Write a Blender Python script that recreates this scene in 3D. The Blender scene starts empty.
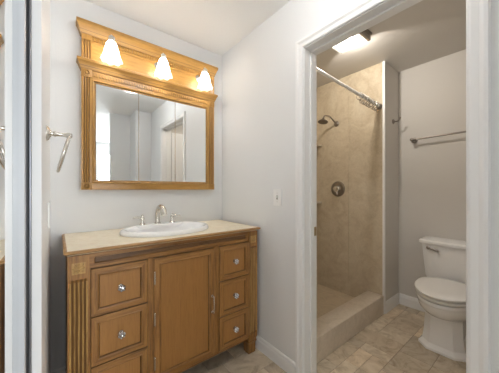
import bpy, bmesh, math, random
from math import sin, cos, pi, atan2, sqrt
from mathutils import Vector, Matrix, Quaternion

random.seed(7)
S = bpy.context.scene
COL = S.collection

# ------------------------------------------------------------------ camera, world, light, exposure
CAM_H = 1.2
cam_d = bpy.data.cameras.new('camera')
cam = bpy.data.objects.new('camera', cam_d)
COL.objects.link(cam)
S.camera = cam
PSI = math.atan((249.5 - 58.0) / 240.0)
cam.location = (0, 0, CAM_H)
cam.rotation_euler = (pi / 2, 0, -PSI)
cam_d.sensor_width = 36.0
cam_d.lens = 36.0 * 240.0 / 499.0
cam_d.shift_y = 2.5 / 499.0
cam_d.clip_start = 0.01
cam_d.clip_end = 100

S.view_settings.view_transform = 'Standard'
S.view_settings.look = 'None'
S.view_settings.gamma = 1.0
S.view_settings.use_curve_mapping = False
S.view_settings.exposure = 0.22
try:
    S.cycles.use_denoising = True
    S.cycles.max_bounces = 14
    S.cycles.diffuse_bounces = 8
    S.cycles.glossy_bounces = 8
    S.cycles.transmission_bounces = 8
    S.cycles.caustics_reflective = True
except Exception:
    pass

W = bpy.data.worlds.new('world'); S.world = W
W.use_nodes = True
bg = W.node_tree.nodes['Background']
bg.inputs[0].default_value = (0.80, 0.90, 1.0, 1)
bg.inputs[1].default_value = 1.5

BULB_W = 1.95
DAY_W = 95.0
BATH_W = 29.0
FILL_W = 13.0  # power of the added ceiling fill lamp

def light(name, kind, loc, power, color=(1, 1, 1), radius=None, rot=None, size=None, parent=None):
    d = bpy.data.lights.new(name, kind)
    d.energy = power; d.color = color
    if radius is not None: d.shadow_soft_size = radius
    if kind == 'AREA' and size:
        d.shape = 'RECTANGLE'; d.size, d.size_y = size
    o = bpy.data.objects.new(name, d); COL.objects.link(o)
    o.location = loc
    if rot: o.rotation_euler = rot
    if parent:
        o.parent = parent; o.location = Vector(loc) - parent.location
    return o

# daylight at the bedroom window behind the camera, facing into the rooms (+y)
light('window_daylight', 'AREA', (1.29, -3.68, 1.33), DAY_W, (0.93, 0.97, 1.0), rot=(pi / 2, 0, 0), size=(0.92, 1.55))

# ------------------------------------------------------------------ materials
def mat(name, color, rough=0.5, metal=0.0, **kw):
    m = bpy.data.materials.new(name); m.use_nodes = True
    b = m.node_tree.nodes['Principled BSDF']
    b.inputs['Base Color'].default_value = (*color, 1)
    b.inputs['Roughness'].default_value = rough
    b.inputs['Metallic'].default_value = metal
    for k, v in kw.items(): b.inputs[k].default_value = v
    return m

def nodes(m):
    nt = m.node_tree
    return nt, nt.nodes, nt.links, nt.nodes['Principled BSDF']

def tex_coord(N, L, scale=(1, 1, 1), rot=(0, 0, 0)):
    tc = N.new('ShaderNodeTexCoord'); mp = N.new('ShaderNodeMapping')
    mp.inputs['Scale'].default_value = scale
    mp.inputs['Rotation'].default_value = rot
    L.new(tc.outputs['Object'], mp.inputs['Vector'])
    return mp

def noise(N, L, vec, scale, detail=4, rough=0.5, dist=0.0):
    n = N.new('ShaderNodeTexNoise')
    n.inputs['Scale'].default_value = scale
    n.inputs['Detail'].default_value = detail
    n.inputs['Roughness'].default_value = rough
    n.inputs['Distortion'].default_value = dist
    L.new(vec.outputs[0], n.inputs['Vector'])
    return n

def ramp(N, L, src, stops):
    r = N.new('ShaderNodeValToRGB')
    e = r.color_ramp.elements
    while len(e) < len(stops): e.new(0.5)
    for i, (p, c) in enumerate(stops):
        e[i].position = p; e[i].color = (*c, 1)
    L.new(src, r.inputs['Fac'])
    return r

def bump(N, L, b, src, strength, dist=0.01):
    bp = N.new('ShaderNodeBump')
    bp.inputs['Strength'].default_value = strength
    bp.inputs['Distance'].default_value = dist
    L.new(src, bp.inputs['Height'])
    L.new(bp.outputs[0], b.inputs['Normal'])

def paint(name, color, rough=0.6, texture=0.12):
    m = mat(name, color, rough)
    nt, N, L, b = nodes(m)
    v = tex_coord(N, L)
    n = noise(N, L, v, 90, 3)
    bump(N, L, b, n.outputs['Fac'], texture, 0.004)
    return m

def wood(name, light_c, mid_c, dark_c, axis='z', grain=1.0, rough=0.38):
    m = mat(name, mid_c, rough)
    nt, N, L, b = nodes(m)
    sc = {'z': (38, 38, 2.2), 'x': (2.2, 38, 38), 'y': (38, 2.2, 38)}[axis]
    v = tex_coord(N, L, sc)
    n = noise(N, L, v, 1.6, 6, 0.62, 0.6)
    r = ramp(N, L, n.outputs['Fac'], [(0.5 - 0.2 / grain, dark_c), (0.5, mid_c), (0.5 + 0.22 / grain, light_c)])
    v2 = tex_coord(N, L, tuple(4.5 * s for s in sc))
    n2 = noise(N, L, v2, 1.4, 3, 0.7)
    r2 = ramp(N, L, n2.outputs['Fac'], [(0.36, (0.62, 0.60, 0.57)), (0.5, (1, 1, 1))])
    mx = N.new('ShaderNodeMix'); mx.data_type = 'RGBA'; mx.blend_type = 'MULTIPLY'
    mx.inputs[0].default_value = min(1.0, 0.75 * grain)
    L.new(r.outputs[0], mx.inputs[6]); L.new(r2.outputs[0], mx.inputs[7])
    L.new(mx.outputs[2], b.inputs['Base Color'])
    bump(N, L, b, n2.outputs['Fac'], 0.08, 0.003)
    return m

M = {}
M['wall'] = paint('wall_paint', (0.755, 0.765, 0.77), 0.55)
M['ceiling'] = paint('ceiling_paint', (0.84, 0.84, 0.835), 0.8, 0.2)
M['trim'] = mat('white_trim_paint', (0.83, 0.83, 0.83), 0.35)
M['bath_wall_dim'] = paint('bathroom_paint_dimmed', (0.64, 0.615, 0.58), 0.55)  # white walls darkened: the room's dim light is put into the colour
M['oak_v'] = wood('oak_vertical', (0.41, 0.205, 0.058), (0.305, 0.143, 0.037), (0.15, 0.066, 0.018), 'z')
M['oak_h'] = wood('oak_horizontal', (0.41, 0.205, 0.058), (0.305, 0.143, 0.037), (0.15, 0.066, 0.018), 'x')
M['oak_panel'] = wood('oak_panel', (0.40, 0.195, 0.053), (0.355, 0.168, 0.044), (0.275, 0.125, 0.032), 'z', 0.45)
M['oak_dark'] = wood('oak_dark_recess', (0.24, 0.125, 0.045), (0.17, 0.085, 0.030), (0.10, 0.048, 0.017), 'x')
M['gilt'] = wood('rubbed_gold_oak', (0.58, 0.37, 0.13), (0.48, 0.29, 0.095), (0.22, 0.115, 0.038), 'z')
M['lit_oak_v'] = wood('lit_oak_vertical', (0.49, 0.275, 0.072), (0.41, 0.215, 0.052), (0.27, 0.13, 0.031), 'z', 0.7, 0.3)  # vanity's oak repeated lighter, lamp light put into the colour
M['lit_oak_h'] = wood('lit_oak_horizontal', (0.49, 0.275, 0.072), (0.41, 0.215, 0.052), (0.27, 0.13, 0.031), 'x', 0.7, 0.3)
M['oak_groove'] = mat('dark_groove_on_oak', (0.17, 0.082, 0.026), 0.45)  # darker tone for groove and step faces
M['lit_oak_groove'] = mat('dark_groove_on_lit_oak', (0.20, 0.105, 0.032), 0.4)  # darker groove tone for the lighter oak copy
M['mirror'] = mat('mirror_glass', (0.90, 0.915, 0.91), 0.0, 1.0)
M['nickel'] = mat('brushed_nickel', (0.66, 0.63, 0.58), 0.24, 1.0)
M['chrome'] = mat('chrome', (0.80, 0.80, 0.80), 0.12, 1.0)
M['ring_metal'] = mat('ring_metal', (0.42, 0.39, 0.35), 0.25, 1.0)
M['dark_metal'] = mat('dull_steel', (0.33, 0.30, 0.27), 0.32, 1.0)
M['crystal'] = mat('silver_crystal', (0.66, 0.66, 0.68), 0.10, 1.0)
M['porcelain'] = mat('porcelain', (0.91, 0.91, 0.91), 0.12, 0.0)
M['seat_plastic'] = mat('toilet_seat_plastic', (0.84, 0.83, 0.81), 0.22)
M['white_plastic'] = mat('white_plastic', (0.85, 0.85, 0.84), 0.35)
M['channel'] = mat('dark_bronze_channel', (0.085, 0.085, 0.09), 0.4, 0.4)
M['rubber'] = mat('black_gap', (0.03, 0.03, 0.03), 0.6)
M['rod'] = mat('white_rod', (0.82, 0.81, 0.78), 0.3)
M['carpet'] = paint('bedroom_carpet', (0.50, 0.46, 0.40), 0.95, 0.6)
M['blind'] = mat('vertical_blind_fabric', (0.9, 0.9, 0.9), 0.8)
M['bed'] = mat('white_bedding', (0.85, 0.86, 0.88), 0.9)

# cream stone counter
m = mat('cream_stone', (0.80, 0.70, 0.55), 0.28); M['stone'] = m
nt, N, L, b = nodes(m)
v = tex_coord(N, L)
n = noise(N, L, v, 26, 6, 0.65, 0.8)
r = ramp(N, L, n.outputs['Fac'], [(0.3, (0.69, 0.58, 0.41)), (0.5, (0.79, 0.70, 0.52)), (0.7, (0.85, 0.78, 0.63))])
L.new(r.outputs[0], b.inputs['Base Color'])

# tan cultured stone of the shower
def shower_stone(name, c1, c2, c3, rough=0.35):
    m = mat(name, c2, rough)
    nt, N, L, b = nodes(m)
    v = tex_coord(N, L)
    n = noise(N, L, v, 5.5, 8, 0.62, 1.6)
    r = ramp(N, L, n.outputs['Fac'], [(0.30, c1), (0.5, c2), (0.70, c3)])
    n2 = noise(N, L, v, 45, 5, 0.7, 0.4)
    r2 = ramp(N, L, n2.outputs['Fac'], [(0.35, (0.84, 0.83, 0.82)), (0.6, (1, 1, 1))])
    mx = N.new('ShaderNodeMix'); mx.data_type = 'RGBA'; mx.blend_type = 'MULTIPLY'
    mx.inputs[0].default_value = 0.7
    L.new(r.outputs[0], mx.inputs[6]); L.new(r2.outputs[0], mx.inputs[7])
    L.new(mx.outputs[2], b.inputs['Base Color'])
    return m
M['tan'] = shower_stone('tan_shower_stone', (0.50, 0.41, 0.29), (0.585, 0.50, 0.37), (0.64, 0.565, 0.435))
M['curb'] = shower_stone('curb_stone', (0.55, 0.47, 0.37), (0.63, 0.55, 0.45), (0.68, 0.60, 0.50))
M['pan'] = shower_stone('shower_floor_stone', (0.46, 0.37, 0.26), (0.54, 0.45, 0.32), (0.60, 0.51, 0.38), 0.5)

# stone floor tiles: each tile carries its own tone, veined by noise
m = mat('stone_floor_tile', (0.5, 0.42, 0.32), 0.42); M['tile'] = m
nt, N, L, b = nodes(m)
at = N.new('ShaderNodeAttribute'); at.attribute_name = 'tile_tone'
tc = N.new('ShaderNodeTexCoord')
off = N.new('ShaderNodeVectorMath'); off.operation = 'MULTIPLY_ADD'
off.inputs[1].default_value = (9, 9, 9)
L.new(at.outputs['Color'], off.inputs[0]); L.new(tc.outputs['Object'], off.inputs[2])
n = noise(N, L, off, 7, 7, 0.65, 2.2)
r = ramp(N, L, n.outputs['Fac'], [(0.32, (0.50, 0.40, 0.28)), (0.5, (0.72, 0.61, 0.46)), (0.70, (0.85, 0.75, 0.60))])
mx = N.new('ShaderNodeMix'); mx.data_type = 'RGBA'; mx.blend_type = 'MULTIPLY'
mx.inputs[0].default_value = 1.0
L.new(r.outputs[0], mx.inputs[6]); L.new(at.outputs['Color'], mx.inputs[7])
L.new(mx.outputs[2], b.inputs['Base Color'])
M['grout'] = mat('floor_grout', (0.17, 0.13, 0.095), 0.8)

# frosted glass lamp shade and glowing lens
def glowing(name, color, strength, trans=0.6, diffuse=(0.9, 0.9, 0.88)):
    m = bpy.data.materials.new(name); m.use_nodes = True
    nt = m.node_tree; N = nt.nodes; L = nt.links
    for x in list(N): N.remove(x)
    out = N.new('ShaderNodeOutputMaterial')
    em = N.new('ShaderNodeEmission'); em.inputs[0].default_value = (*color, 1); em.inputs[1].default_value = strength
    tr = N.new('ShaderNodeBsdfTranslucent'); tr.inputs[0].default_value = (*diffuse, 1)
    tp = N.new('ShaderNodeBsdfTransparent'); tp.inputs[0].default_value = (1, 1, 1, 1)
    mixs = N.new('ShaderNodeMixShader'); mixs.inputs[0].default_value = trans
    L.new(tr.outputs[0], mixs.inputs[1]); L.new(tp.outputs[0], mixs.inputs[2])
    add = N.new('ShaderNodeAddShader')
    L.new(mixs.outputs[0], add.inputs[0]); L.new(em.outputs[0], add.inputs[1])
    L.new(add.outputs[0], out.inputs[0])
    return m
M['shade'] = glowing('frosted_glass_shade', (1.0, 0.97, 0.93), 0.7, 0.03)
M['bulb'] = glowing('lit_bulb', (1.0, 0.95, 0.88), 8.0, 0.9)
M['fill_dome'] = glowing('fill_lamp_frosted', (1.0, 0.96, 0.90), 0.4, 0.5)  # glass of the added fill lamp
M['lens'] = glowing('lit_lens', (1.0, 0.93, 0.82), 0.10, 0.55, (0.12, 0.115, 0.10))

# ------------------------------------------------------------------ mesh helpers (world coordinates in, one mesh object out)
def NB(): return bmesh.new()

def box(bm, x0, x1, y0, y1, z0, z1, bev=0.0, seg=2):
    vs = [bm.verts.new(p) for p in ((x0, y0, z0), (x1, y0, z0), (x1, y1, z0), (x0, y1, z0),
                                    (x0, y0, z1), (x1, y0, z1), (x1, y1, z1), (x0, y1, z1))]
    fs = [bm.faces.new([vs[i] for i in f]) for f in
          ((0, 3, 2, 1), (4, 5, 6, 7), (0, 1, 5, 4), (1, 2, 6, 5), (2, 3, 7, 6), (3, 0, 4, 7))]
    if bev > 0:
        es = list({e for f in fs for e in f.edges})
        bmesh.ops.bevel(bm, geom=es, offset=bev, segments=seg, affect='EDGES', profile=0.6)
    return bm

def rings(bm, loops, closed=True, cap0=True, cap1=True):
    """loft through lists of points of equal length"""
    vs = [[bm.verts.new(p) for p in lp] for lp in loops]
    n = len(vs[0])
    for a, c in zip(vs, vs[1:]):
        for i in range(n if closed else n - 1):
            j = (i + 1) % n
            bm.faces.new((a[i], a[j], c[j], c[i]))
    if cap0: bm.faces.new(list(reversed(vs[0])))
    if cap1: bm.faces.new(vs[-1])
    return vs

def lathe(bm, prof, origin, axis=(0, 0, 1), n=24, cap0=True, cap1=True):
    """prof = [(radius, height along the axis)]"""
    ax = Vector(axis).normalized()
    q = Vector((0, 0, 1)).rotation_difference(ax)
    o = Vector(origin)
    loops = []
    for r_, h in prof:
        r_ = max(r_, 1e-5)
        loops.append([o + q @ Vector((r_ * cos(2 * pi * i / n), r_ * sin(2 * pi * i / n), h)) for i in range(n)])
    rings(bm, loops, True, cap0, cap1)
    return bm

def tube(bm, pts, rad, n=12, closed=False, caps=True):
    pts = [Vector(p) for p in pts]
    if not isinstance(rad, (list, tuple)): rad = [rad] * len(pts)
    loops = []; up = None
    m_ = len(pts)
    for i, p in enumerate(pts):
        if closed: t = pts[(i + 1) % m_] - pts[i - 1]
        elif i == 0: t = pts[1] - pts[0]
        elif i == m_ - 1: t = pts[-1] - pts[-2]
        else: t = (pts[i + 1] - p).normalized() + (p - pts[i - 1]).normalized()
        t.normalize()
        if up is None:
            up = Vector((0, 0, 1)) if abs(t.z) < 0.9 else Vector((1, 0, 0))
        s = t.cross(up).normalized(); up = s.cross(t).normalized()
        loops.append([p + rad[i] * (s * cos(2 * pi * k / n) + up * sin(2 * pi * k / n)) for k in range(n)])
    if closed:
        loops.append(loops[0])
        vs = [[bm.verts.new(p) for p in lp] for lp in loops[:-1]]
        vs.append(vs[0])
        for a, c in zip(vs, vs[1:]):
            for k in range(n):
                j = (k + 1) % n
                bm.faces.new((a[k], a[j], c[j], c[k]))
    else:
        rings(bm, loops, True, caps, caps)
    return bm

def smooth_path(pts, sub=6):
    """Catmull-Rom through the points"""
    P = [Vector(p) for p in pts]; out = []
    for i in range(len(P) - 1):
        p0 = P[max(i - 1, 0)]; p1 = P[i]; p2 = P[i + 1]; p3 = P[min(i + 2, len(P) - 1)]
        for k in range(sub):
            t = k / sub
            out.append(0.5 * ((2 * p1) + (p2 - p0) * t + (2 * p0 - 5 * p1 + 4 * p2 - p3) * t * t + (3 * p1 - p0 - 3 * p2 + p3) * t ** 3))
    out.append(P[-1])
    return out

def frame_loft(bm, x0, x1, z0, z1, prof, cap=True, mitre=None):
    """nested rectangles in the xz plane: prof = [(inset, y)]"""
    loops = [[(x0 + i, y, z0 + i), (x1 - i, y, z0 + i), (x1 - i, y, z1 - i), (x0 + i, y, z1 - i)] for i, y in prof]
    rings(bm, loops, True, False, cap)
    if mitre is not None:
        bm.faces.ensure_lookup_table()
        for k, f in enumerate(bm.faces):
            if k % 4 in mitre: f.material_index = 2
    return bm

def crown(bm, x0, x1, yback, yfront, prof, dark=()):
    """moulding with mitred returns: prof = [(projection, z)] from bottom to top"""
    loops = [[(x0 - p, yback, z), (x0 - p, yfront - p, z), (x1 + p, yfront - p, z), (x1 + p, yback, z)] for p, z in prof]
    rings(bm, loops, True, True, True)
    for a in dark:
        za, zb = prof[a][1], prof[a + 1][1]
        darken_faces(bm, lambda c: len(prof) and za <= c.z <= zb and abs(c.z - (za + zb) / 2) < 1e-4)
    return bm

def prism_z(bm, outline, z0, z1, bev=0.0):
    vs0 = [bm.verts.new((x, y, z0)) for x, y in outline]
    vs1 = [bm.verts.new((x, y, z1)) for x, y in outline]
    n = len(outline)
    for i in range(n):
        j = (i + 1) % n
        bm.faces.new((vs0[i], vs0[j], vs1[j], vs1[i]))
    bm.faces.new(list(reversed(vs0)))
    top = bm.faces.new(vs1)
    if bev:
        bmesh.ops.bevel(bm, geom=list(top.edges), offset=bev, segments=3, affect='EDGES', profile=0.6)
    return bm

def darken_faces(bm, test):  # gives the chosen faces the darker groove tone
    for f in bm.faces:
        if test(f.calc_center_median()): f.material_index = 1
    return bm

def fluted(bm, x0, x1, yf, yb, z0, z1, n, depth, margin):
    """board facing -y whose face carries n rounded vertical flutes"""
    pts = [(x0, yb), (x0, yf), (x0 + margin, yf)]
    w = (x1 - x0 - 2 * margin) / n
    for i in range(n):
        a = x0 + margin + i * w
        for k in range(1, 6):
            t = k / 6
            pts.append((a + w * (0.1 + 0.8 * t), yf + depth * sin(pi * t)))
        pts.append((a + w, yf))
    pts += [(x1, yf), (x1, yb)]
    loops = [[(x, y, z0) for x, y in pts], [(x, y, z1) for x, y in pts]]
    vs = rings(bm, loops, True, True, True)
    bm.faces.ensure_lookup_table()
    for f in bm.faces:
        c = f.calc_center_median()
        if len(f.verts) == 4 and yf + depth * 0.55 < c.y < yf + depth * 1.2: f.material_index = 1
    return bm

def obj(name, bm, m, parent=None, smooth=False, kind=None, label=None):
    bmesh.ops.recalc_face_normals(bm, faces=bm.faces)
    org = Vector((0, 0, 0))
    if parent is not None:
        p = parent
        while p is not None:
            org += p.location; p = p.parent
        bmesh.ops.translate(bm, verts=bm.verts, vec=-org)
    me = bpy.data.meshes.new(name)
    bm.to_mesh(me); bm.free()
    ms = m if isinstance(m, (list, tuple)) else [m]
    for k in ms: me.materials.append(k)
    if smooth:
        for p_ in me.polygons: p_.use_smooth = True
        try: me.set_sharp_from_angle(angle=math.radians(smooth if smooth is not True else 40))
        except Exception: pass
    o = bpy.data.objects.new(name, me); COL.objects.link(o)
    if parent is not None: o.parent = parent
    if kind: o['kind'] = kind
    if label: o['label'] = label
    return o

def tag(o, label, cat, group=None):
    o['label'] = label; o['category'] = cat
    if group: o['group'] = group
    return o

def thing(name, label, cat, loc, group=None):
    o = bpy.data.objects.new(name, None); COL.objects.link(o)
    o.empty_display_size = 0.05
    o.location = loc
    return tag(o, label, cat, group)

def struct(name, bm, m, parent=None, smooth=False):
    return obj(name, bm, m, parent, smooth, kind=None if parent else 'structure')

def bx(*a, **k): return box(NB(), *a, **k)

# ------------------------------------------------------------------ the setting
XL, XR, YB, ZC = -0.036, 1.182, 1.890, 2.428
XR2 = 1.302                       # bathroom face of the dividing wall
XF, XT, YS = 2.455, 2.80, 0.997   # shower end wall, toilet wall, shower return
DY0, DY1, DZ = 0.192, 0.940, 2.062  # doorway in the right wall

# floor: grout bed and stone tiles of mixed sizes in one mesh
bm = NB()
fx0, fx1, fy0, fy1 = -0.12, 2.86, -0.80, 1.90
tone_layer = bm.loops.layers.float_color.new('tile_tone')
box(bm, fx0, fx1, fy0, fy1, -0.05, -0.0025)
for f in bm.faces: f.material_index = 1
cell = 0.1
nx, ny = int((fx1 - fx0) / cell) + 1, int((fy1 - fy0) / cell) + 1
used = [[False] * ny for _ in range(nx)]
sizes = [(3, 2), (2, 3), (2, 2), (2, 1), (1, 2), (1, 1), (3, 1)]
wts = [3, 2, 5, 4, 3, 2, 4]
for j in range(ny):
    for i in range(nx):
        if used[i][j]: continue
        opts = []
        for (a, c), w_ in zip(sizes, wts):
            if i + a <= nx and j + c <= ny and all(not used[i + p][j + q] for p in range(a) for q in range(c)):
                opts.append(((a, c), w_))
        (a, c) = random.choices([o_[0] for o_ in opts], [o_[1] for o_ in opts])[0]
        for p in range(a):
            for q in range(c): used[i + p][j + q] = True
        g = 0.0045
        x0 = fx0 + i * cell + g / 2; y0 = fy0 + j * cell + g / 2
        x1 = min(fx1, x0 + a * cell - g); y1 = min(fy1, y0 + c * cell - g)
        if x1 - x0 < 0.01 or y1 - y0 < 0.01: continue
        vs = [bm.verts.new(p) for p in ((x0, y0, 0), (x1, y0, 0), (x1, y1, 0), (x0, y1, 0))]
        e = 0.0025
        lo = [bm.verts.new(p) for p in ((x0 - e / 2, y0 - e / 2, -e), (x1 + e / 2, y0 - e / 2, -e), (x1 + e / 2, y1 + e / 2, -e), (x0 - e / 2, y1 + e / 2, -e))]
        t = random.uniform(0.62, 0.98); warm = random.uniform(-0.015, 0.03)
        col = (t + warm, t, t - warm, 1)
        fs = [bm.faces.new(vs)] + [bm.faces.new((lo[k], lo[(k + 1) % 4], vs[(k + 1) % 4], vs[k])) for k in range(4)]
        for f in fs:
            f.material_index = 0
            for lp in f.loops: lp[tone_layer] = col
struct('floor', bm, [M['tile'], M['grout']])

# walls of the vanity room
struct('wall_back', bx(-0.20, XR2, YB, YB + 0.1, 0, ZC), M['wall'])
struct('wall_left', bx(-0.20, XL, 0.885, YB, 0, ZC), M['trim'])
bm = NB()
box(bm, XR, XR2, DY1 + 0.012, YB, 0, ZC)
box(bm, XR, XR2, DY0 - 0.012, DY1 + 0.012, DZ + 0.012, ZC)
box(bm, XR, XR2, -0.35, DY0 - 0.012, 0, ZC)
struct('wall_right', bm, M['wall'])
bm = NB()
box(bm, 0.95, XR2, -0.72, -0.35, 0, ZC)          # chase beside the doorway to the bedroom
box(bm, 0.66, XR2, -0.82, -0.72, 0, ZC)
struct('wall_rear', bm, M['wall'])
struct('ceiling', bx(-0.95, XR2, -0.82, YB + 0.1, ZC, ZC + 0.08), M['ceiling'])
ceil_o = bpy.data.objects['ceiling']  # unseen dome lamp added here to even out the room's light
bm = NB()
lathe(bm, [(0.150, 0), (0.150, 0.022), (0.140, 0.030)], (0.68, 0.66, ZC), (0, 0, -1), 32)
lamp = obj('fill_lamp_base', bm, M['white_plastic'], ceil_o, 40)
bm = NB()
lathe(bm, [(0.138, 0.026), (0.130, 0.055), (0.100, 0.080), (0.055, 0.094), (0.006, 0.098)], (0.68, 0.66, ZC), (0, 0, -1), 32)
obj('fill_lamp_dome', bm, M['fill_dome'], lamp, 60)
light('fill_lamp_light', 'POINT', (0.68, 0.66, ZC - 0.062), FILL_W, (1.0, 0.985, 0.975), radius=0.03)
# bedroom behind the camera
bm = NB()
box(bm, -1.6, 0.78, -3.8, -3.7, 0, ZC); box(bm, 1.80, 3.2, -3.8, -3.7, 0, ZC)
box(bm, 0.78, 1.80, -3.8, -3.7, 2.15, ZC); box(bm, 0.78, 1.80, -3.8, -3.7, 0, 0.5)
struct('wall_bedroom', bm, M['wall'])
struct('wall_bedroom_left', bx(-1.7, -1.6, -3.8, -0.72, 0, ZC), M['wall'])
struct('wall_bedroom_right', bx(3.2, 3.3, -3.8, -0.72, 0, ZC), M['wall'])
bm = NB(); box(bm, -1.7, -0.2, -0.82, -0.72, 0, ZC); box(bm, XR2, 3.3, -0.82, -0.72, 0, ZC)
struct('wall_bedroom_front', bm, M['wall'])
struct('floor.001', bx(-1.7, 3.3, -3.8, -0.80, -0.05, 0.004), M['carpet'])
struct('ceiling.001', bx(-1.7, 3.3, -3.8, -0.82, ZC, ZC + 0.08), M['ceiling'])
# closet behind the mirrored sliding door
struct('wall_closet', bx(-0.95, -0.85, -0.72, 0.885, 0, ZC), M['wall'])
bm = NB(); box(bm, -0.95, -0.20, 0.885, 0.985, 0, ZC); box(bm, -0.95, -0.2, -0.82, -0.72, 0, ZC)
struct('wall_closet_end', bm, M['wall'])
struct('floor.002', bx(-0.95, -0.12, -0.72, 0.885, -0.05, 0.0), M['carpet'])

# door 2: mirrored sliding closet door, white stile at its end
d2 = bpy.data.objects.new('door_2', None); COL.objects.link(d2); d2['kind'] = 'structure'
d2['label'] = 'mirrored sliding closet door with a pale stile'
obj('door_panel', bx(-0.092, -0.0720, -0.70, 0.774, 0.03, 2.40), M['mirror'], d2)
M['stile'] = mat('satin_white_metal', (0.47, 0.49, 0.52), 0.4)
obj('door_stile', bx(-0.094, -0.0612, 0.774, 0.800, 0.02, ZC - 0.005, bev=0.002), M['stile'], d2, 30)
# trim 3: dark channel the sliding door closes into
t3 = struct('trim_3', bx(-0.11, -0.056, 0.845, 0.884, 0, ZC), M['channel'])
obj('channel_bead', bx(-0.060, -0.0545, 0.838, 0.848, 0, ZC, bev=0.002), mat('steel_bead', (0.22, 0.23, 0.26), 0.3, 0.9), t3)

# bathroom shell
struct('wall_shower', bx(XF, XT + 0.1, YS, 1.95, 0, ZC), M['bath_wall_dim'])
struct('wall_shower_back', bx(XR2, XF, 1.85, 1.95, 0, ZC), M['bath_wall_dim'])
struct('wall_toilet', bx(XT, XT + 0.1, -0.04, YS, 0, ZC), M['bath_wall_dim'])
struct('wall_bath_near', bx(XR2, XT, -0.04, 0.06, 0, ZC), M['bath_wall_dim'])
struct('ceiling.002', bx(XR2, XT + 0.1, -0.04, 1.95, ZC, ZC + 0.08), M['bath_wall_dim'])
# tan stone panels of the shower, with a fine seam between two sheets
bm = NB()
for (a, c) in ((YS + 0.012, 1.352), (1.354, 1.84)):
    box(bm, XF - 0.010, XF, a, c, 0.04, 2.425, bev=0.001, seg=1)
struct('wall_shower_panel', bm, M['tan'])
struct('wall_shower_panel_back', bx(XR2, XF - 0.01, 1.84, 1.85, 0.04, 2.425), M['tan'])
struct('wall_shower_panel_side', bx(XR2, XR2 + 0.010, YS + 0.012, 1.84, 0.04, 2.425), M['tan'])
struct('trim_4', bx(XF - 0.014, XF + 0.008, YS - 0.010, YS + 0.012, 0.0, ZC, bev=0.004), M['trim'], None, 30)
# shower floor and curb
struct('floor.003', bx(XR2, XF - 0.01, 1.14, 1.84, 0.0, 0.058), M['pan'])
struct('trim_5', bx(XR2, XF - 0.012, 0.996, 1.152, 0.0, 0.178, bev=0.008, seg=3), M['curb'], None, 30)

# doorway: jambs, stop and casing
t1 = struct('trim_1', bx(XR - 0.001, XR2 + 0.001, DY1, DY1 + 0.012, 0, DZ + 0.012), M['trim'])
obj('head_jamb', bx(XR - 0.001, XR2 + 0.001, DY0, DY1, DZ, DZ + 0.012), M['trim'], t1)
obj('near_jamb', bx(XR - 0.001, XR2 + 0.001, DY0 - 0.012, DY0, 0, DZ + 0.012), M['trim'], t1)
bm = NB()
box(bm, XR + 0.050, XR + 0.082, DY1 - 0.011, DY1, 0, DZ, bev=0.002)
box(bm, XR + 0.050, XR + 0.082, DY0, DY1, DZ - 0.011, DZ, bev=0.002)
box(bm, XR + 0.050, XR + 0.082, DY0, DY0 + 0.011, 0, DZ, bev=0.002)
obj('door_stop', bm, M['trim'], t1)
def casing(xa, sgn):
    """colonial casing around the opening: lofted U outline on the wall face"""
    bm = NB()
    prof = [(0.006, 0.0), (0.006, 0.010), (0.012, 0.013), (0.034, 0.011), (0.046, 0.017), (0.058, 0.017), (0.063, 0.0)]
    loops = []
    for o_, p in prof:
        x = xa + sgn * p
        loops.append([(x, DY1 + o_, 0), (x, DY1 + o_, DZ + o_), (x, DY0 - o_, DZ + o_), (x, DY0 - o_, 0)])
    rings(bm, loops, False, False, False)
    return bm
obj('casing', casing(XR, -1), M['trim'], t1, 25)
obj('casing', casing(XR2, 1), M['trim'], t1, 25)
bm = NB(); box(bm, XR + 0.090, XR + 0.118, DY1 - 0.0025, DY1 + 0.002, 0.90, 0.957, bev=0.002)
sp = obj('strike_plate', bm, mat('aged_brass', (0.45, 0.36, 0.22), 0.35, 1.0), t1, label='small brass strike plate')

def base_board(name, p0, p1, nrm, h=0.095, t=0.013, m=None):
    """baseboard from p0 to p1, standing off the wall along nrm"""
    bm = NB()
    prof = [(0, 0), (t, 0), (t, h * 0.72), (t * 0.75, h * 0.80), (t * 0.75, h * 0.9), (t * 0.35, h), (0, h)]
    loops = []
    for p in (p0, p1):
        loops.append([(p[0] + nrm[0] * a, p[1] + nrm[1] * a, z) for a, z in prof])
    rings(bm, loops, True, True, True)
    return struct(name, bm, m or M['trim'])
base_board('baseboard_right', (XR, YB), (XR, DY1 + 0.064), (-1, 0))
base_board('baseboard_back', (XL, YB), (XR - 0.013, YB), (0, -1))
base_board('baseboard_left', (XL, 0.885), (XL, YB - 0.013), (1, 0))
base_board('baseboard_return', (XF + 0.009, YS), (XT, YS), (0, -1), 0.11)
base_board('baseboard_toilet', (XT, YS - 0.013), (XT, 0.06), (-1, 0), 0.11)

# door 1: the bathroom door, swung open into the bathroom
d1 = bpy.data.objects.new('door_1', None); COL.objects.link(d1); d1['kind'] = 'structure'
d1.location = (1.312, 0.16, 0)
obj('door_panel', bx(1.325, 2.06, 0.142, 0.177, 0.012, 2.04, bev=0.002), M['trim'], d1)
for s in (1, -1):
    bm = NB()
    lathe(bm, [(0.030, 0), (0.030, 0.006), (0.012, 0.010), (0.011, 0.026), (0.026, 0.034), (0.028, 0.046), (0.018, 0.056), (0.002, 0.058)],
          (2.0, 0.177 if s > 0 else 0.142, 0.93), (0, s, 0), 18)
    obj('door_handle', bm, M['nickel'], d1, 40)

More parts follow.
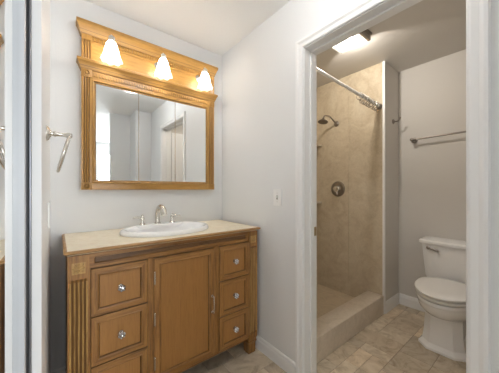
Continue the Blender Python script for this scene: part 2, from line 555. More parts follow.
# window of the bedroom with vertical blinds, seen only in the mirror
w1 = bpy.data.objects.new('window_1', None); COL.objects.link(w1); w1['kind'] = 'structure'
w1.location = (1.29, -3.75, 0.5)
bm = NB()
box(bm, 0.78, 0.83, -3.78, -3.70, 0.5, 2.15); box(bm, 1.75, 1.80, -3.78, -3.70, 0.5, 2.15)
box(bm, 0.83, 1.75, -3.78, -3.70, 0.5, 0.55); box(bm, 0.83, 1.75, -3.78, -3.70, 2.10, 2.15)
box(bm, 0.83, 1.75, -3.77, -3.72, 1.28, 1.32)
obj('window_frame', bm, M['trim'], w1)

# ------------------------------------------------------------------ vanity cabinet
VX0, VX1, VF, VBK = 0.033, 1.147, 1.345, 1.868
van = thing('vanity_cabinet', 'brown oak vanity cabinet with six drawers and a centre door, under the sink', 'cabinet', (0.59, 1.6, 0))
bm = NB()
box(bm, VX0 + 0.004, VX0 + 0.024, VF + 0.02, VBK, 0.12, 0.895)
box(bm, VX1 - 0.024, VX1 - 0.004, VF + 0.02, VBK, 0.12, 0.895)
box(bm, VX0 + 0.024, VX1 - 0.024, VBK - 0.012, VBK, 0.12, 0.895)
box(bm, VX0 + 0.024, VX1 - 0.024, VF + 0.02, VBK - 0.012, 0.12, 0.135)
obj('carcass', bm, M['oak_v'], van)
# face frame: stiles, rails
FY = VF + 0.010
for (a, c) in ((0.115, 0.119), (0.3775, 0.407), (0.782, 0.8185), (1.067, 1.070)):
    obj('stile', bx(a, c, FY - 0.008, FY + 0.02, 0.14, 0.826), M['oak_v'], van)
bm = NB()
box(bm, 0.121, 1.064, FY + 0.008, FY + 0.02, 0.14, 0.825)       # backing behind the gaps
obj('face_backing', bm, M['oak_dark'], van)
# frieze under the top with a long sunk slot
bm = NB()
frame_loft(bm, 0.115, 1.070, 0.826, 0.895, [(0, FY + 0.02), (0, FY - 0.002), (0.020, FY - 0.002), (0.022, FY + 0.004), (0.024, FY + 0.008)])
obj('frieze', bm, M['oak_h'], van)
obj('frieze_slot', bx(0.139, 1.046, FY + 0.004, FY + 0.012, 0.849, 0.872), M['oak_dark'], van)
# bottom rail
bm = NB()
crown(bm, 0.113, 1.072, FY + 0.02, FY + 0.002, [(0, 0.118), (0.004, 0.122), (0.004, 0.132), (0, 0.140)])
obj('bottom_rail', bm, M['oak_h'], van)

def rosette(cx, cz, y, w, h, parent, m):
    """carved square flower: petals and beads standing off the face"""
    bm = NB()
    box(bm, cx - w / 2, cx + w / 2, y - 0.001, y + 0.003, cz - h / 2, cz + h / 2)
    for k in range(8):
        a = k * pi / 4
        rr = (0.30 if k % 2 == 0 else 0.36)
        px, pz = cx + w * rr * cos(a), cz + h * rr * sin(a)
        bmesh.ops.create_uvsphere(bm, u_segments=10, v_segments=6, radius=1.0,
            matrix=Matrix.Translation((px, y - 0.001, pz)) @ Matrix.Rotation(-a, 4, 'Y') @ Matrix.Diagonal((w * 0.16, 0.005, h * 0.09, 1)))
    bmesh.ops.create_uvsphere(bm, u_segments=12, v_segments=8, radius=1.0,
            matrix=Matrix.Translation((cx, y - 0.001, cz)) @ Matrix.Diagonal((w * 0.11, 0.007, h * 0.11, 1)))
    return obj('rosette', bm, m, parent, 40)

for (a, c) in ((VX0, 0.115), (1.070, VX1)):
    bm = NB()
    box(bm, a, c, VF, VF + 0.035, 0.120, 0.150, bev=0.002)
    fluted(bm, a, c, VF, VF + 0.035, 0.150, 0.785, 4, 0.006, 0.010)
    box(bm, a, c, VF, VF + 0.035, 0.785, 0.895)
    p = obj('pilaster', bm, [M['oak_v'], M['oak_groove']], van)
    rosette((a + c) / 2, 0.836, VF, 0.052, 0.052, p, M['gilt'])
    # rounded gold reeds between the grooves
    bm = NB()
    w_ = (c - a - 0.020) / 4
    for k in range(5):
        xx = a + 0.010 + k * w_
        tube(bm, [(xx, VF + 0.0008, 0.165), (xx, VF + 0.0008, 0.772)], 0.0036, 8)
    obj('reed', bm, M['gilt'], p, 40)

for (x, y) in ((0.074, VF + 0.045), (1.108, VF + 0.045), (0.074, VBK - 0.045), (1.108, VBK - 0.045)):
    bm = NB()
    hw = 0.039
    prof = [(0.0, 0.026), (0.004, 0.030), (0.070, 0.032), (0.085, 0.036), (0.092, 0.0385), (0.098, 0.034), (0.106, 0.037), (0.120, 0.0375)]
    loops = [[(x - r_, y - r_, z), (x + r_, y - r_, z), (x + r_, y + r_, z), (x - r_, y + r_, z)] for z, r_ in prof]
    rings(bm, loops)
    obj('leg', bm, M['oak_v'], van)

def knob(cx, cz, y, parent):
    bm = NB()
    lathe(bm, [(0.015, 0), (0.015, 0.003), (0.007, 0.006), (0.006, 0.014)], (cx, y, cz), (0, -1, 0), 14)
    k = obj('knob', bm, M['nickel'], parent, 40)
    bm = NB()
    for i in range(6):
        a = i * pi / 3 + 0.3
        bmesh.ops.create_icosphere(bm, subdivisions=1, radius=1.0,
            matrix=Matrix.Translation((cx + 0.0125 * cos(a), y - 0.020, cz + 0.0125 * sin(a))) @ Matrix.Diagonal((0.0085, 0.010, 0.0085, 1)))
    bmesh.ops.create_icosphere(bm, subdivisions=2, radius=1.0,
        matrix=Matrix.Translation((cx, y - 0.025, cz)) @ Matrix.Diagonal((0.008, 0.009, 0.008, 1)))
    bmesh.ops.translate(bm, verts=bm.verts, vec=(0, 0, 0))
    # the crystal head belongs to the knob's own mesh level: merge as its look
    me = k.data
    tmp = NB(); tmp.from_mesh(me)
    org = parent.location + (parent.parent.location if parent.parent else Vector((0, 0, 0)))
    bmesh.ops.translate(bm, verts=bm.verts, vec=-org)
    t2 = bpy.data.meshes.new('tmp'); bm.to_mesh(t2); bm.free()
    n0 = len(tmp.faces)
    tmp.from_mesh(t2)
    tmp.faces.ensure_lookup_table()
    for f in tmp.faces[n0:]: f.material_index = 1
    tmp.to_mesh(me); tmp.free(); bpy.data.meshes.remove(t2)
    me.materials.append(M['crystal'])
    return k

def drawer(x0, x1, z0, z1):
    g = 0.0025
    x0 += g; x1 -= g; z0 += g; z1 -= g
    fw = 0.036
    yf = VF - 0.004
    bm = NB()
    frame_loft(bm, x0, x1, z0, z1, [(0, yf + 0.018), (0, yf + 0.002), (0.002, yf), (fw - 0.010, yf), (fw - 0.007, yf - 0.003), (fw - 0.003, yf - 0.002), (fw, yf + 0.008)], False, (1, 3))
    darken_faces(bm, lambda c: abs(c.y - (yf + 0.003)) < 0.0004 or abs(c.y - (yf + 0.010)) < 0.0004)
    d = obj('drawer', bm, [M['oak_h'], M['oak_groove'], M['oak_v']], van)
    bm = NB()
    i = fw
    frame_loft(bm, x0 + i, x1 - i, z0 + i, z1 - i, [(0, yf + 0.009), (0.0005, yf + 0.006), (0.001, yf + 0.0055)], True)
    obj('drawer_panel', bm, M['oak_panel'], d)
    knob((x0 + x1) / 2, (z0 + z1) / 2, yf + 0.002, d)
    return d
for (a, c) in ((0.118, 0.377), (0.819, 1.067)):
    for (z0, z1) in ((0.594, 0.824), (0.359, 0.594), (0.138, 0.359)):
        drawer(a, c, z0, z1)

# centre door
x0, x1, z0, z1 = 0.4075, 0.7815, 0.142, 0.822
yf = VF - 0.004; fw = 0.042
bm = NB()
frame_loft(bm, x0, x1, z0, z1, [(0, yf + 0.018), (0, yf + 0.002), (0.002, yf), (fw - 0.012, yf), (fw - 0.008, yf - 0.003), (fw - 0.003, yf - 0.001), (fw, yf + 0.008)], False, (0, 2))
darken_faces(bm, lambda c: abs(c.y - (yf + 0.0035)) < 0.0004 or abs(c.y - (yf + 0.010)) < 0.0004)
door = obj('door', bm, [M['oak_v'], M['oak_groove'], M['oak_h']], van)
obj('door_panel', bx(x0 + fw - 0.001, x1 - fw + 0.001, yf + 0.0065, yf + 0.012, z0 + fw - 0.001, z1 - fw + 0.001), M['oak_panel'], door)
bm = NB()
tube(bm, smooth_path([(0.766, yf, 0.520), (0.766, yf - 0.020, 0.523), (0.766, yf - 0.024, 0.500), (0.766, yf - 0.026, 0.470), (0.766, yf - 0.024, 0.440), (0.766, yf - 0.020, 0.417), (0.766, yf, 0.420)], 5), 0.0042, 10)
lathe(bm, [(0.008, 0), (0.008, 0.003), (0.004, 0.005)], (0.766, yf, 0.520), (0, -1, 0), 12)
lathe(bm, [(0.008, 0), (0.008, 0.003), (0.004, 0.005)], (0.766, yf, 0.420), (0, -1, 0), 12)
obj('handle', bm, M['nickel'], door, 40)
for zc in (0.715, 0.490, 0.250):
    bm = NB()
    tube(bm, [(0.4115, yf - 0.002, zc - 0.030), (0.4115, yf - 0.002, zc + 0.030)], 0.0035, 10)
    lathe(bm, [(0.0045, 0), (0.002, 0.008)], (0.4115, yf - 0.002, zc + 0.030), (0, 0, 1), 10)
    lathe(bm, [(0.0045, 0), (0.002, 0.008)], (0.4115, yf - 0.002, zc - 0.030), (0, 0, -1), 10)
    obj('hinge', bm, M['gilt'] if False else M['nickel'], door, 40)

# countertop: oak edge moulding with an inset stone slab
ctop = thing('countertop', 'cream stone vanity countertop with an oak edge moulding', 'countertop', (0.59, 1.6, 0.895))
CX0, CX1, CF = 0.046, 1.134, 1.352
SX, SY, SA, SB = 0.578, 1.612, 0.285, 0.212        # sink centre and half axes of the rim
def rect_ellipse_top(bm, x0, x1, y0, y1, z, cx, cy, a, b_, n=64):
    """flat top with an elliptical hole"""
    inner, outer = [], []
    for i in range(n):
        t = 2 * pi * i / n
        dx, dy = cos(t), sin(t)
        inner.append(bm.verts.new((cx + a * dx, cy + b_ * dy, z)))
        k = min([((x1 - cx) / dx) if dx > 1e-9 else 1e9, ((x0 - cx) / dx) if dx < -1e-9 else 1e9,
                 ((y1 - cy) / dy) if dy > 1e-9 else 1e9, ((y0 - cy) / dy) if dy < -1e-9 else 1e9])
        outer.append([cx + k * dx, cy + k * dy])
    for (px, py) in ((x0, y0), (x1, y0), (x1, y1), (x0, y1)):
        j = min(range(n), key=lambda q: (outer[q][0] - px) ** 2 + (outer[q][1] - py) ** 2)
        outer[j] = [px, py]
    ov = [bm.verts.new((p[0], p[1], z)) for p in outer]
    low = [bm.verts.new((p[0], p[1], z - 0.02)) for p in outer]
    ilow = [bm.verts.new((v_.co.x, v_.co.y, z - 0.02)) for v_ in inner]
    for i in range(n):
        j = (i + 1) % n
        bm.faces.new((ov[i], ov[j], inner[j], inner[i]))
        bm.faces.new((low[i], low[j], ov[j], ov[i]))
        bm.faces.new((inner[i], inner[j], ilow[j], ilow[i]))
bm = NB()
rect_ellipse_top(bm, CX0 - 0.014, CX1 + 0.014, CF - 0.014, YB - 0.001, 0.9205, SX, SY, SA - 0.02, SB - 0.02)
obj('stone_slab', bm, M['stone'], ctop)
bm = NB()
prof = [(-0.012, 0.8951), (0.000, 0.8951), (0.004, 0.898), (0.012, 0.901), (0.020, 0.905), (0.0275, 0.910), (0.0275, 0.915), (0.024, 0.9185), (0.020, 0.920), (0.0142, 0.9208), (0.0142, 0.9045)]
loops = [[(CX0 - p, YB - 0.001, z), (CX0 - p, CF - p, z), (CX1 + p, CF - p, z), (CX1 + p, YB - 0.001, z)] for p, z in prof]
rings(bm, loops, False, False, False)
M['oak_edge'] = wood('lighter_oak_edge', (0.50, 0.29, 0.105), (0.42, 0.225, 0.075), (0.26, 0.13, 0.042), 'x')  # lighter oak tone for the counter edge
obj('edge_moulding', bm, M['oak_edge'], ctop, 30)

# sink
sink = thing('sink', 'white oval drop-in porcelain sink set in the vanity top', 'sink', (SX, SY, 0.921))
bm = NB()
prof = [(1.00, 0.921), (1.008, 0.927), (1.006, 0.934), (0.985, 0.945), (0.95, 0.949), (0.91, 0.948), (0.87, 0.940), (0.84, 0.925), (0.80, 0.895), (0.70, 0.845), (0.50, 0.812), (0.22, 0.802), (0.06, 0.800)]
n = 64
loops = []
for k, z in prof:
    sh = -0.018 * (1 - k) / 0.15 if k > 0.84 and k < 1 else (-0.02 if k <= 0.84 else 0)
    loops.append([(SX + SA * k * cos(2 * pi * i / n), SY + sh * 0.8 + SB * k * sin(2 * pi * i / n), z) for i in range(n)])
rings(bm, loops, True, False, True)
obj('bowl', bm, M['porcelain'], sink, 60)
bm = NB(); lathe(bm, [(0.020, 0), (0.020, 0.003), (0.012, 0.004)], (SX, SY - 0.016, 0.8005), (0, 0, 1), 18)
obj('drain', bm, M['nickel'], sink, 40)
# rear faucet ledge of the sink
bm = NB()
out = []
for i in range(33):
    t = pi * i / 32
    out.append((SX + 0.185 * cos(t), SY + 0.130 + 0.066 * sin(t)))
out = [(SX + 0.185, SY + 0.128)] + out[1:-1] + [(SX - 0.185, SY + 0.128)]
prism_z(bm, out, 0.926, 0.950, 0.004)
obj('faucet_ledge', bm, M['porcelain'], sink, 50)

# faucet
FX, FYP, FZ = 0.566, 1.780, 0.9498
fau = thing('faucet', 'brushed nickel two handle faucet at the back of the sink', 'faucet', (FX, FYP, FZ))
bm = NB()
lathe(bm, [(0.024, 0), (0.024, 0.004), (0.018, 0.010), (0.014, 0.018)], (FX, FYP, FZ), (0, 0, 1), 20)
pth = smooth_path([(FX, FYP, FZ + 0.012), (FX, FYP, FZ + 0.06), (FX + 0.002, FYP - 0.012, FZ + 0.100), (FX + 0.004, FYP - 0.050, FZ + 0.122), (FX + 0.007, FYP - 0.092, FZ + 0.108), (FX + 0.009, FYP - 0.112, FZ + 0.070)], 6)
rr = [0.0165 + 0.005 * (i / (len(pth) - 1)) for i in range(len(pth))]
tube(bm, pth, rr, 14)
obj('spout', bm, M['nickel'], fau, 50)
for s in (-1, 1):
    hx = FX + s * 0.105
    bm = NB()
    lathe(bm, [(0.022, 0), (0.022, 0.004), (0.012, 0.012), (0.009, 0.030), (0.013, 0.044), (0.010, 0.052)], (hx, FYP - 0.004, FZ), (0, 0, 1), 18)
    h = obj('handle', bm, M['nickel'], fau, 50)
    bm = NB()
    tube(bm, smooth_path([(hx, FYP - 0.004, FZ + 0.046), (hx + s * 0.03, FYP - 0.006, FZ + 0.053), (hx + s * 0.062, FYP - 0.010, FZ + 0.052)], 5), [0.0075 - 0.0003 * i for i in range(11)], 10)
    obj('lever', bm, M['nickel'], h, 50)
    bm = NB()
    lathe(bm, [(0.010, 0), (0.007, 0.010), (0.009, 0.014), (0.003, 0.022)], (hx, FYP - 0.004, FZ + 0.050), (0, 0, 1), 14)
    obj('finial', bm, M['nickel'], h, 50)

# ------------------------------------------------------------------ medicine cabinet
MX0, MX1, MF = 0.115, 1.070, 1.840
cab = thing('medicine_cabinet', 'oak medicine cabinet with three mirror doors above the sink', 'cabinet', (0.5925, 1.865, 1.195))
obj('cabinet_body', bx(MX0 + 0.004, MX1 - 0.004, MF + 0.012, YB - 0.001, 1.200, 1.975), M['lit_oak_v'], cab)
for (a, c) in ((MX0, 0.170), (1.015, MX1)):
    bm = NB()
    fluted(bm, a, c, MF, MF + 0.014, 1.243, 1.915, 3, 0.005, 0.008)
    p = obj('pilaster', bm, [M['lit_oak_v'], M['lit_oak_groove']], cab)
    for (z0, z1) in ((1.195, 1.243), (1.915, 1.965)):
        bm = NB()
        box(bm, a - 0.001, c + 0.001, MF - 0.004, MF + 0.014, z0, z1, bev=0.002)
        cx_, cz_ = (a + c) / 2, (z0 + z1) / 2
        lathe(bm, [(0.019, 0), (0.019, 0.003), (0.015, 0.004), (0.013, 0.001), (0.009, 0.001), (0.008, 0.005), (0.002, 0.007)], (cx_, MF - 0.003, cz_), (0, -1, 0), 20)
        obj('corner_block', bm, M['lit_oak_v'], p, 30)
bm = NB(); box(bm, 0.170, 1.015, MF + 0.002, MF + 0.014, 1.195, 1.238, bev=0.003)
obj('rail', bm, M['lit_oak_h'], cab)
bm = NB(); box(bm, 0.170, 1.015, MF + 0.002, MF + 0.014, 1.905, 1.965, bev=0.003)
r0 = obj('rail', bm, M['lit_oak_h'], cab)
bm = NB()
k = 0
x = 0.178
while x < 1.006:
    box(bm, x, x + 0.010, MF - 0.004, MF + 0.003, 1.928, 1.950); x += 0.0165
obj('dentil_row', bm, M['lit_oak_v'], r0)
bm = NB()
frame_loft(bm, 0.170, 1.015, 1.238, 1.905, [(0, MF + 0.012), (0, MF - 0.001), (0.005, MF - 0.004), (0.010, MF - 0.001), (0.013, MF + 0.003), (0.020, MF + 0.004), (0.0225, MF + 0.011)], False, (1, 3))
darken_faces(bm, lambda c: abs(c.y - (MF + 0.0055)) < 0.0004 or abs(c.y - (MF + 0.0075)) < 0.0004 or abs(c.y - (MF + 0.001)) < 0.0004)
obj('inner_moulding', bm, [M['lit_oak_h'], M['lit_oak_groove'], M['lit_oak_v']], cab, 30)
gx = [0.192, 0.4545, 0.723, 0.993]
for i in range(3):
    bm = NB()
    box(bm, gx[i] + 0.0013, gx[i + 1] - 0.0013, MF + 0.0065, MF + 0.0115, 1.258, 1.885, bev=0.0008, seg=1)
    obj('mirror_door', bm, M['mirror'], cab)
bm = NB()
crown(bm, MX0, MX1, YB - 0.001, MF, [(0.0, 1.960), (0.003, 1.962), (0.004, 1.966), (0.010, 1.978), (0.011, 1.982), (0.019, 2.002), (0.024, 2.008), (0.024, 2.022), (0.018, 2.026)], (1, 3))
obj('cornice', bm, [M['lit_oak_h'], M['lit_oak_groove']], cab, 25)

# ------------------------------------------------------------------ vanity light bar above it
LBZ = 2.026
bar = thing('vanity_light_bar', 'oak light bar with three glowing glass shades above the mirror', 'wall light', (0.5925, 1.865, LBZ))
obj('backboard', bx(MX0 + 0.004, MX1 - 0.004, MF + 0.008, YB - 0.001, LBZ, 2.205), M['lit_oak_h'], bar)
for (a, c) in ((MX0, 0.172), (1.013, MX1)):
    bm = NB()
    fluted(bm, a, c, MF - 0.002, MF + 0.010, LBZ, 2.150, 3, 0.005, 0.008)
    box(bm, a, c, MF - 0.004, MF + 0.010, 2.150, 2.200, bev=0.001)
    obj('pilaster', bm, [M['lit_oak_v'], M['lit_oak_groove']], bar)
bm = NB()
x = 0.180
while x < 1.002:
    box(bm, x, x + 0.010, MF - 0.003, MF + 0.010, 2.158, 2.178); x += 0.0165
obj('dentil_row', bm, M['lit_oak_v'], bar)
bm = NB()
box(bm, 0.172, 1.013, MF + 0.003, MF + 0.010, 2.030, 2.046, bev=0.002)
box(bm, 0.172, 1.013, MF + 0.003, MF + 0.010, 2.140, 2.152, bev=0.002)
obj('bead_moulding', bm, M['lit_oak_h'], bar)
bm = NB()
crown(bm, MX0, MX1, YB - 0.001, MF, [(0.0, 2.182), (0.004, 2.184), (0.005, 2.189), (0.010, 2.204), (0.011, 2.208), (0.020, 2.232), (0.026, 2.242), (0.027, 2.260), (0.020, 2.266)], (1, 3))
obj('cornice', bm, [M['lit_oak_h'], M['lit_oak_groove']], bar, 25)

SHY = 1.735
for lx in (0.266, 0.592, 0.926):
    bm = NB()
    lathe(bm, [(0.030, 0), (0.030, 0.004), (0.020, 0.012), (0.008, 0.016)], (lx, MF + 0.008, 2.130), (0, -1, 0), 20)
    tube(bm, smooth_path([(lx, MF - 0.004, 2.130), (lx, MF - 0.035, 2.150), (lx, MF - 0.075, 2.180), (lx, SHY, 2.172), (lx, SHY, 2.150)], 6), 0.006, 10)
    lathe(bm, [(0.010, 0.035), (0.020, 0.026), (0.022, 0.0), (0.020, -0.006)], (lx, SHY, 2.135), (0, 0, 1), 18)
    arm = obj('lamp_arm', bm, M['nickel'], bar, 40)
    bm = NB()
    n = 40
    prof = [(0.021, 2.134), (0.026, 2.126), (0.032, 2.108), (0.038, 2.085), (0.044, 2.060), (0.051, 2.038), (0.058, 2.022), (0.063, 2.014)]
    loops = []
    for r_, z in prof:
        t = max(0.0, (2.06 - z) / 0.046)
        loops.append([(lx + (r_ + 0.0025 * t * cos(8 * 2 * pi * i / n)) * cos(2 * pi * i / n), SHY + (r_ + 0.0025 * t * cos(8 * 2 * pi * i / n)) * sin(2 * pi * i / n), z - 0.003 * t * cos(8 * 2 * pi * i / n)) for i in range(n)])
    rings(bm, loops, True, False, False)
    obj('lamp_shade', bm, M['shade'], arm, 60)
    bm = NB()
    lathe(bm, [(0.010, 0.0), (0.011, -0.02), (0.018, -0.040), (0.021, -0.056), (0.016, -0.072), (0.004, -0.078)], (lx, SHY, 2.130), (0, 0, 1), 16)
    obj('bulb', bm, M['bulb'], arm, 60)
    light('lamp_glow', 'POINT', (lx, SHY, 2.062), BULB_W, (1.0, 0.965, 0.92), radius=0.03, parent=bar)

# ------------------------------------------------------------------ towel ring, switch, wall plate
TR = Vector((XL, 1.22, 1.417))
tr = thing('towel_ring', 'brushed nickel towel ring on the left wall beside the mirror cabinet', 'towel ring', TR)
bm = NB()
lathe(bm, [(0.029, 0), (0.029, 0.004), (0.024, 0.009), (0.014, 0.013), (0.011, 0.016)], TR, (1, 0, 0), 28)
obj('wall_plate', bm, M['nickel'], tr, 40)
bm = NB()
lathe(bm, [(0.009, 0.012), (0.008, 0.020), (0.012, 0.026), (0.008, 0.032), (0.0065, 0.050), (0.008, 0.060), (0.011, 0.066), (0.011, 0.078), (0.006, 0.082)], TR, (1, 0, 0), 18)
obj('post', bm, M['nickel'], tr, 40)
bm = NB()
top = TR + Vector((0.073, 0, -0.002)); d = Vector((-0.038, 0, -0.149)).normalized()
c0 = top + d * 0.076
tube(bm, [c0 + 0.073 * (Vector((0, 1, 0)) * sin(2 * pi * i / 48) - d * cos(2 * pi * i / 48)) for i in range(48)], 0.0058, 10, closed=True)
obj('ring', bm, M['nickel'], tr, 60)

sw = thing('light_switch', 'white light switch on the right wall beside the doorway', 'light switch', (XR, 1.170, 1.142))
bm = NB(); box(bm, XR - 0.006, XR, 1.133, 1.207, 1.085, 1.199, bev=0.003)
obj('switch_plate', bm, M['white_plastic'], sw, 40)
bm = NB()
box(bm, XR - 0.0075, XR - 0.005, 1.163, 1.177, 1.128, 1.156)
obj('toggle_slot', bm, mat('switch_slot_grey', (0.35, 0.34, 0.32), 0.5), sw)
bm = NB(); box(bm, XR - 0.019, XR - 0.006, 1.166, 1.174, 1.141, 1.153, bev=0.002)
obj('toggle', bm, M['white_plastic'], sw, 40)
for z in (1.112, 1.172):
    bm = NB(); lathe(bm, [(0.003, 0), (0.002, 0.0015)], (XR - 0.0058, 1.170, z), (-1, 0, 0), 10)
    obj('screw', bm, M['nickel'], sw)

bm = NB(); box(bm, XL, XL + 0.007, 1.385, 1.46, 1.025, 1.14, bev=0.003)
wp = obj('wall_plate', bm, M['white_plastic'], None, 40)
tag(wp, 'white plate on the left wall below the towel ring', 'wall plate')

# ------------------------------------------------------------------ shower fittings
RZ0, RZ1, RY = 2.056, 2.001, 1.036
def rod_pt(x): return Vector((x, RY, RZ0 + (RZ1 - RZ0) * (x - XR2) / (XF - XR2)))
rod = thing('shower_rod', 'white shower curtain rod across the top of the shower', 'shower rod', rod_pt(XR2 + 0.01))
bm = NB(); tube(bm, [rod_pt(XR2 + 0.012), rod_pt(XF - 0.012)], 0.0125, 16)
obj('pole', bm, M['rod'], rod, 40)
for xx, s in ((XR2 + 0.010, 1), (XF - 0.010, -1)):
    bm = NB(); lathe(bm, [(0.028, 0), (0.028, 0.006), (0.018, 0.016), (0.0155, 0.028)], rod_pt(xx), (s, 0, 0), 20)
    obj('flange', bm, M['dark_metal'], rod, 40)
xs = [2.06, 2.10, 2.125, 2.165, 2.19, 2.225, 2.275, 2.30, 2.345, 2.385]
for i, xx in enumerate(xs):
    p = rod_pt(xx); tilt = random.uniform(-0.35, 0.35)
    ux = Vector((sin(tilt) * 0.6, cos(tilt), 0)).normalized(); uz = Vector((sin(tilt) * 0.5, 0, 1)).normalized()
    r0 = thing('curtain_ring', 'empty metal curtain ring bunched with others at the far end of the shower rod', 'curtain ring', p, 'curtain rings bunched on the shower rod')
    bm = NB()
    cc = p + Vector((0, 0, -0.012))
    tube(bm, [cc + 0.028 * (ux * cos(2 * pi * k / 24) + uz * sin(2 * pi * k / 24)) for k in range(24)], 0.0028, 8, closed=True)
    obj('hoop', bm, M['ring_metal'], r0, 60)
    bm = NB()
    b0 = cc - uz * 0.028
    tube(bm, smooth_path([b0, b0 - uz * 0.012 + ux * 0.004, b0 - uz * 0.026, b0 - uz * 0.030 - ux * 0.010, b0 - uz * 0.020 - ux * 0.014], 5), 0.0034, 8)
    obj('hook', bm, M['ring_metal'], r0, 60)
    bm = NB()
    for k in range(3):
        a = pi / 2 + (k - 1) * 0.45
        bmesh.ops.create_uvsphere(bm, u_segments=8, v_segments=6, radius=0.0065, matrix=Matrix.Translation(cc + 0.031 * (ux * cos(a) + uz * sin(a))))
    obj('bead', bm, M['chrome'], r0, 60)

XW = XF - 0.010
sh = thing('showerhead', 'chrome shower head on a bent arm from the tan shower wall', 'shower head', (XW, 1.498, 1.932))
bm = NB(); lathe(bm, [(0.032, 0), (0.030, 0.005), (0.016, 0.012), (0.010, 0.014)], (XW, 1.498, 1.932), (-1, 0, 0), 22)
obj('flange', bm, M['dark_metal'], sh, 40)
bm = NB()
tube(bm, smooth_path([(XW - 0.008, 1.498, 1.932), (XW - 0.06, 1.498, 1.955), (XW - 0.12, 1.498, 1.985), (XW - 0.165, 1.498, 1.990), (XW - 0.225, 1.498, 1.978), (XW - 0.25, 1.498, 1.945)], 5), 0.0085, 12)
obj('arm', bm, M['dark_metal'], sh, 50)
bm = NB()
lathe(bm, [(0.011, 0.0), (0.014, 0.012), (0.020, 0.020), (0.046, 0.034), (0.052, 0.042), (0.050, 0.047), (0.030, 0.047)], (XW - 0.249, 1.498, 1.950), (-0.22, 0, -1.0), 26)
obj('spray_face', bm, mat('dark_chrome', (0.22, 0.20, 0.18), 0.3, 1.0), sh, 40)

va = thing('shower_valve', 'round chrome shower valve on the tan shower wall', 'shower valve', (XW, 1.479, 1.20))
bm = NB(); lathe(bm, [(0.085, 0), (0.084, 0.004), (0.070, 0.010), (0.050, 0.012), (0.040, 0.013)], (XW, 1.479, 1.20), (-1, 0, 0), 36)
obj('escutcheon', bm, M['dark_metal'], va, 40)
bm = NB(); lathe(bm, [(0.034, 0.012), (0.033, 0.045), (0.028, 0.052), (0.010, 0.055)], (XW, 1.479, 1.20), (-1, 0, 0), 24)
hd = obj('handle', bm, M['chrome'], va, 40)
bm = NB(); tube(bm, [(XW - 0.036, 1.479, 1.20), (XW - 0.040, 1.469, 1.165), (XW - 0.044, 1.463, 1.140)], [0.012, 0.009, 0.006], 10)
obj('lever', bm, M['chrome'], hd, 50)

for zz, lab in ((1.725, 'upper tan corner shelf in the shower, level with the towel bar'), (1.050, 'lower tan corner shelf in the shower, below the valve')):
    bm = NB()
    out = [(XW, 1.84), (XW, 1.685)] + [(XW - 0.155 * sin(k * pi / 20), 1.84 - 0.155 * cos(k * pi / 20)) for k in range(1, 10)] + [(XW - 0.155, 1.84)]
    prism_z(bm, out, zz - 0.018, zz, 0.003)
    s_ = obj('corner_shelf', bm, M['curb'], None, 30)
    tag(s_, lab, 'shelf')

# robe hook on the white return
HK = Vector((2.665, YS, 1.885))
hk = thing('robe_hook', 'small chrome robe hook on the white wall beside the shower', 'hook', HK)
bm = NB(); lathe(bm, [(0.026, 0), (0.025, 0.005), (0.014, 0.012), (0.009, 0.016)], HK, (0, -1, 0), 22)
obj('wall_plate', bm, M['dark_metal'], hk, 40)
bm = NB()
tube(bm, smooth_path([HK + Vector((0, -0.012, 0)), HK + Vector((0, -0.035, -0.004)), HK + Vector((0, -0.055, 0.004)), HK + Vector((0, -0.062, 0.022))], 5), 0.006, 10)
bmesh.ops.create_uvsphere(bm, u_segments=12, v_segments=8, radius=0.009, matrix=Matrix.Translation(HK + Vector((0, -0.062, 0.026))))
obj('hook', bm, M['dark_metal'], hk, 50)

# towel bar on the toilet wall
tb = thing('towel_bar', 'chrome towel bar on the wall above the toilet', 'towel bar', (XT, 0.851, 1.687))
for yy in (0.851, 0.241):
    bm = NB(); lathe(bm, [(0.029, 0), (0.028, 0.006), (0.015, 0.012), (0.012, 0.050), (0.016, 0.056), (0.016, 0.082), (0.010, 0.086)], (XT, yy, 1.687), (-1, 0, 0), 22)
    obj('post', bm, M['dark_metal'], tb, 40)
bm = NB(); tube(bm, [(XT - 0.069, 0.851, 1.687), (XT - 0.069, 0.241, 1.695)], 0.0085, 14)
obj('bar', bm, M['dark_metal'], tb, 50)

# ceiling light
cl = thing('ceiling_light', 'lit rectangular light on the ceiling of the shower and toilet room', 'ceiling light', (1.84, 1.01, ZC))
bm = NB()
box(bm, 1.752, 1.930, 0.872, 1.140, ZC - 0.018, ZC, bev=0.003)
box(bm, 1.760, 1.922, 0.880, 0.902, ZC - 0.060, ZC - 0.016, bev=0.003)
box(bm, 1.760, 1.922, 1.124, 1.132, ZC - 0.050, ZC - 0.016, bev=0.002)
obj('housing', bm, M['dark_metal'], cl)
bm = NB()
prof = [(1.762, ZC - 0.018), (1.766, ZC - 0.055), (1.780, ZC - 0.066), (1.902, ZC - 0.066), (1.916, ZC - 0.055), (1.920, ZC - 0.018)]
rings(bm, [[(x, 0.902, z) for x, z in prof], [(x, 1.124, z) for x, z in prof]], True, True, True)
obj('lens', bm, M['lens'], cl, 30)
light('ceiling_glow', 'POINT', (1.841, 1.01, ZC - 0.040), BATH_W, (1.0, 0.93, 0.84), radius=0.02, parent=cl)

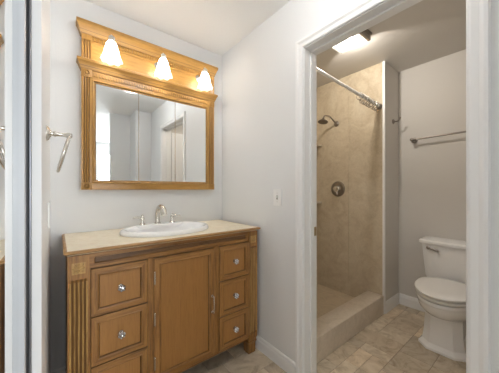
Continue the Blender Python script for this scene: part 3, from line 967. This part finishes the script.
# ------------------------------------------------------------------ toilet
TY = 0.500
toi = thing('toilet', 'white two piece toilet with closed lid against the far wall', 'toilet', (2.4, TY, 0))
def ell(cx, a_front, a_back, b_, z, n=48, pw=2.0):
    """egg outline, front towards -x"""
    out = []
    for i in range(n):
        t = 2 * pi * i / n
        c_, s_ = cos(t), sin(t)
        c2 = math.copysign(abs(c_) ** (2 / pw), c_); s2 = math.copysign(abs(s_) ** (2 / pw), s_)
        a = a_back if c_ > 0 else a_front
        out.append((cx + a * c2, TY + b_ * s2, z))
    return out
bm = NB()
rings(bm, [ell(2.40, 0.13, 0.14, 0.095, 0.19), ell(2.425, 0.175, 0.17, 0.120, 0.225), ell(2.39, 0.235, 0.20, 0.150, 0.262), ell(2.385, 0.285, 0.22, 0.175, 0.305), ell(2.385, 0.310, 0.23, 0.185, 0.345), ell(2.385, 0.312, 0.235, 0.187, 0.362),
           ell(2.385, 0.320, 0.24, 0.191, 0.368), ell(2.385, 0.322, 0.24, 0.192, 0.385), ell(2.385, 0.318, 0.24, 0.189, 0.392), ell(2.385, 0.26, 0.18, 0.14, 0.392)])
box(bm, 2.52, 2.75, TY - 0.13, TY + 0.13, 0.24, 0.392, bev=0.02, seg=3)
bowl = obj('bowl', bm, M['porcelain'], toi, 45)
# faceted pedestal with a flared plinth
bm = NB()
def ped(xf, xb, w, ch, z, wb=None):
    wb = wb or w
    return [(xf, TY - w + ch, z), (xf, TY + w - ch, z), (xf + ch * 0.9, TY + w, z), (xb, TY + wb, z), (xb, TY - wb, z), (xf + ch * 0.9, TY - w, z)]
rings(bm, [ped(2.165, 2.66, 0.150, 0.065, 0.0), ped(2.165, 2.66, 0.150, 0.065, 0.018), ped(2.185, 2.65, 0.128, 0.055, 0.045), ped(2.195, 2.64, 0.118, 0.050, 0.12, 0.095), ped(2.205, 2.62, 0.112, 0.048, 0.25, 0.09)])
pd = obj('pedestal', bm, M['porcelain'], toi)
for s in (-1, 1):
    bm = NB(); lathe(bm, [(0.013, 0), (0.012, 0.010), (0.006, 0.016)], (2.46, TY + s * 0.135, 0.040), (0, s * 0.3, 1), 14)
    obj('bolt_cap', bm, M['dark_metal'], pd, 40)
# seat and lid
bm = NB()
rings(bm, [ell(2.385, 0.322, 0.165, 0.190, 0.4015, pw=2.15), ell(2.385, 0.326, 0.167, 0.193, 0.406, pw=2.15), ell(2.385, 0.326, 0.167, 0.193, 0.416, pw=2.15), ell(2.385, 0.318, 0.165, 0.187, 0.420, pw=2.15)])
obj('seat', bm, M['seat_plastic'], toi, 45)
bm = NB()
rings(bm, [ell(2.385, 0.322, 0.166, 0.190, 0.4295, pw=2.15), ell(2.385, 0.329, 0.168, 0.196, 0.434, pw=2.15), ell(2.385, 0.329, 0.168, 0.196, 0.442, pw=2.15), ell(2.385, 0.312, 0.162, 0.182, 0.448, pw=2.15), ell(2.385, 0.22, 0.12, 0.13, 0.452, pw=2.15)])
obj('lid', bm, M['seat_plastic'], toi, 45)
bm = NB()
for s in (-1, 1):
    box(bm, 2.535, 2.575, TY + s * 0.075 - 0.02, TY + s * 0.075 + 0.02, 0.392, 0.432, bev=0.006)
box(bm, 2.30, 2.55, TY - 0.10, TY + 0.10, 0.417, 0.432)
box(bm, 2.30, 2.55, TY - 0.10, TY + 0.10, 0.391, 0.404)
obj('hinge', bm, M['seat_plastic'], toi)
# tank and lid
def tank_out(xf, xb, w, bow, z, n=14, r_=0.03):
    pts = []
    for i in range(n + 1):
        t = -1 + 2 * i / n
        pts.append((xf + bow * t * t - bow * 0.0, TY - w * t, z))
    pts[0] = (pts[0][0] + 0.012, pts[0][1], z); pts[-1] = (pts[-1][0] + 0.012, pts[-1][1], z)
    return pts + [(xb, TY - w, z), (xb, TY + w, z)]
bm = NB()
rings(bm, [tank_out(2.615, 2.785, 0.205, 0.022, 0.392), tank_out(2.610, 2.785, 0.217, 0.022, 0.42), tank_out(2.594, 2.787, 0.240, 0.020, 0.705)])
tank = obj('tank', bm, M['porcelain'], toi, 35)
bm = NB()
rings(bm, [tank_out(2.584, 2.790, 0.252, 0.020, 0.7055), tank_out(2.578, 2.792, 0.258, 0.020, 0.712), tank_out(2.578, 2.792, 0.258, 0.020, 0.730), tank_out(2.588, 2.792, 0.250, 0.020, 0.741), tank_out(2.63, 2.79, 0.20, 0.012, 0.745)])
obj('tank_lid', bm, M['porcelain'], toi, 35)
bm = NB()
lathe(bm, [(0.016, 0), (0.016, 0.006), (0.008, 0.010), (0.008, 0.018)], (2.6095, TY + 0.185, 0.672), (-1, 0, 0), 16)
tube(bm, smooth_path([(2.594, TY + 0.188, 0.673), (2.590, TY + 0.150, 0.668), (2.588, TY + 0.105, 0.655)], 5), [0.006 + 0.0004 * i for i in range(11)], 10)
obj('flush_lever', bm, M['dark_metal'], tank, 50)
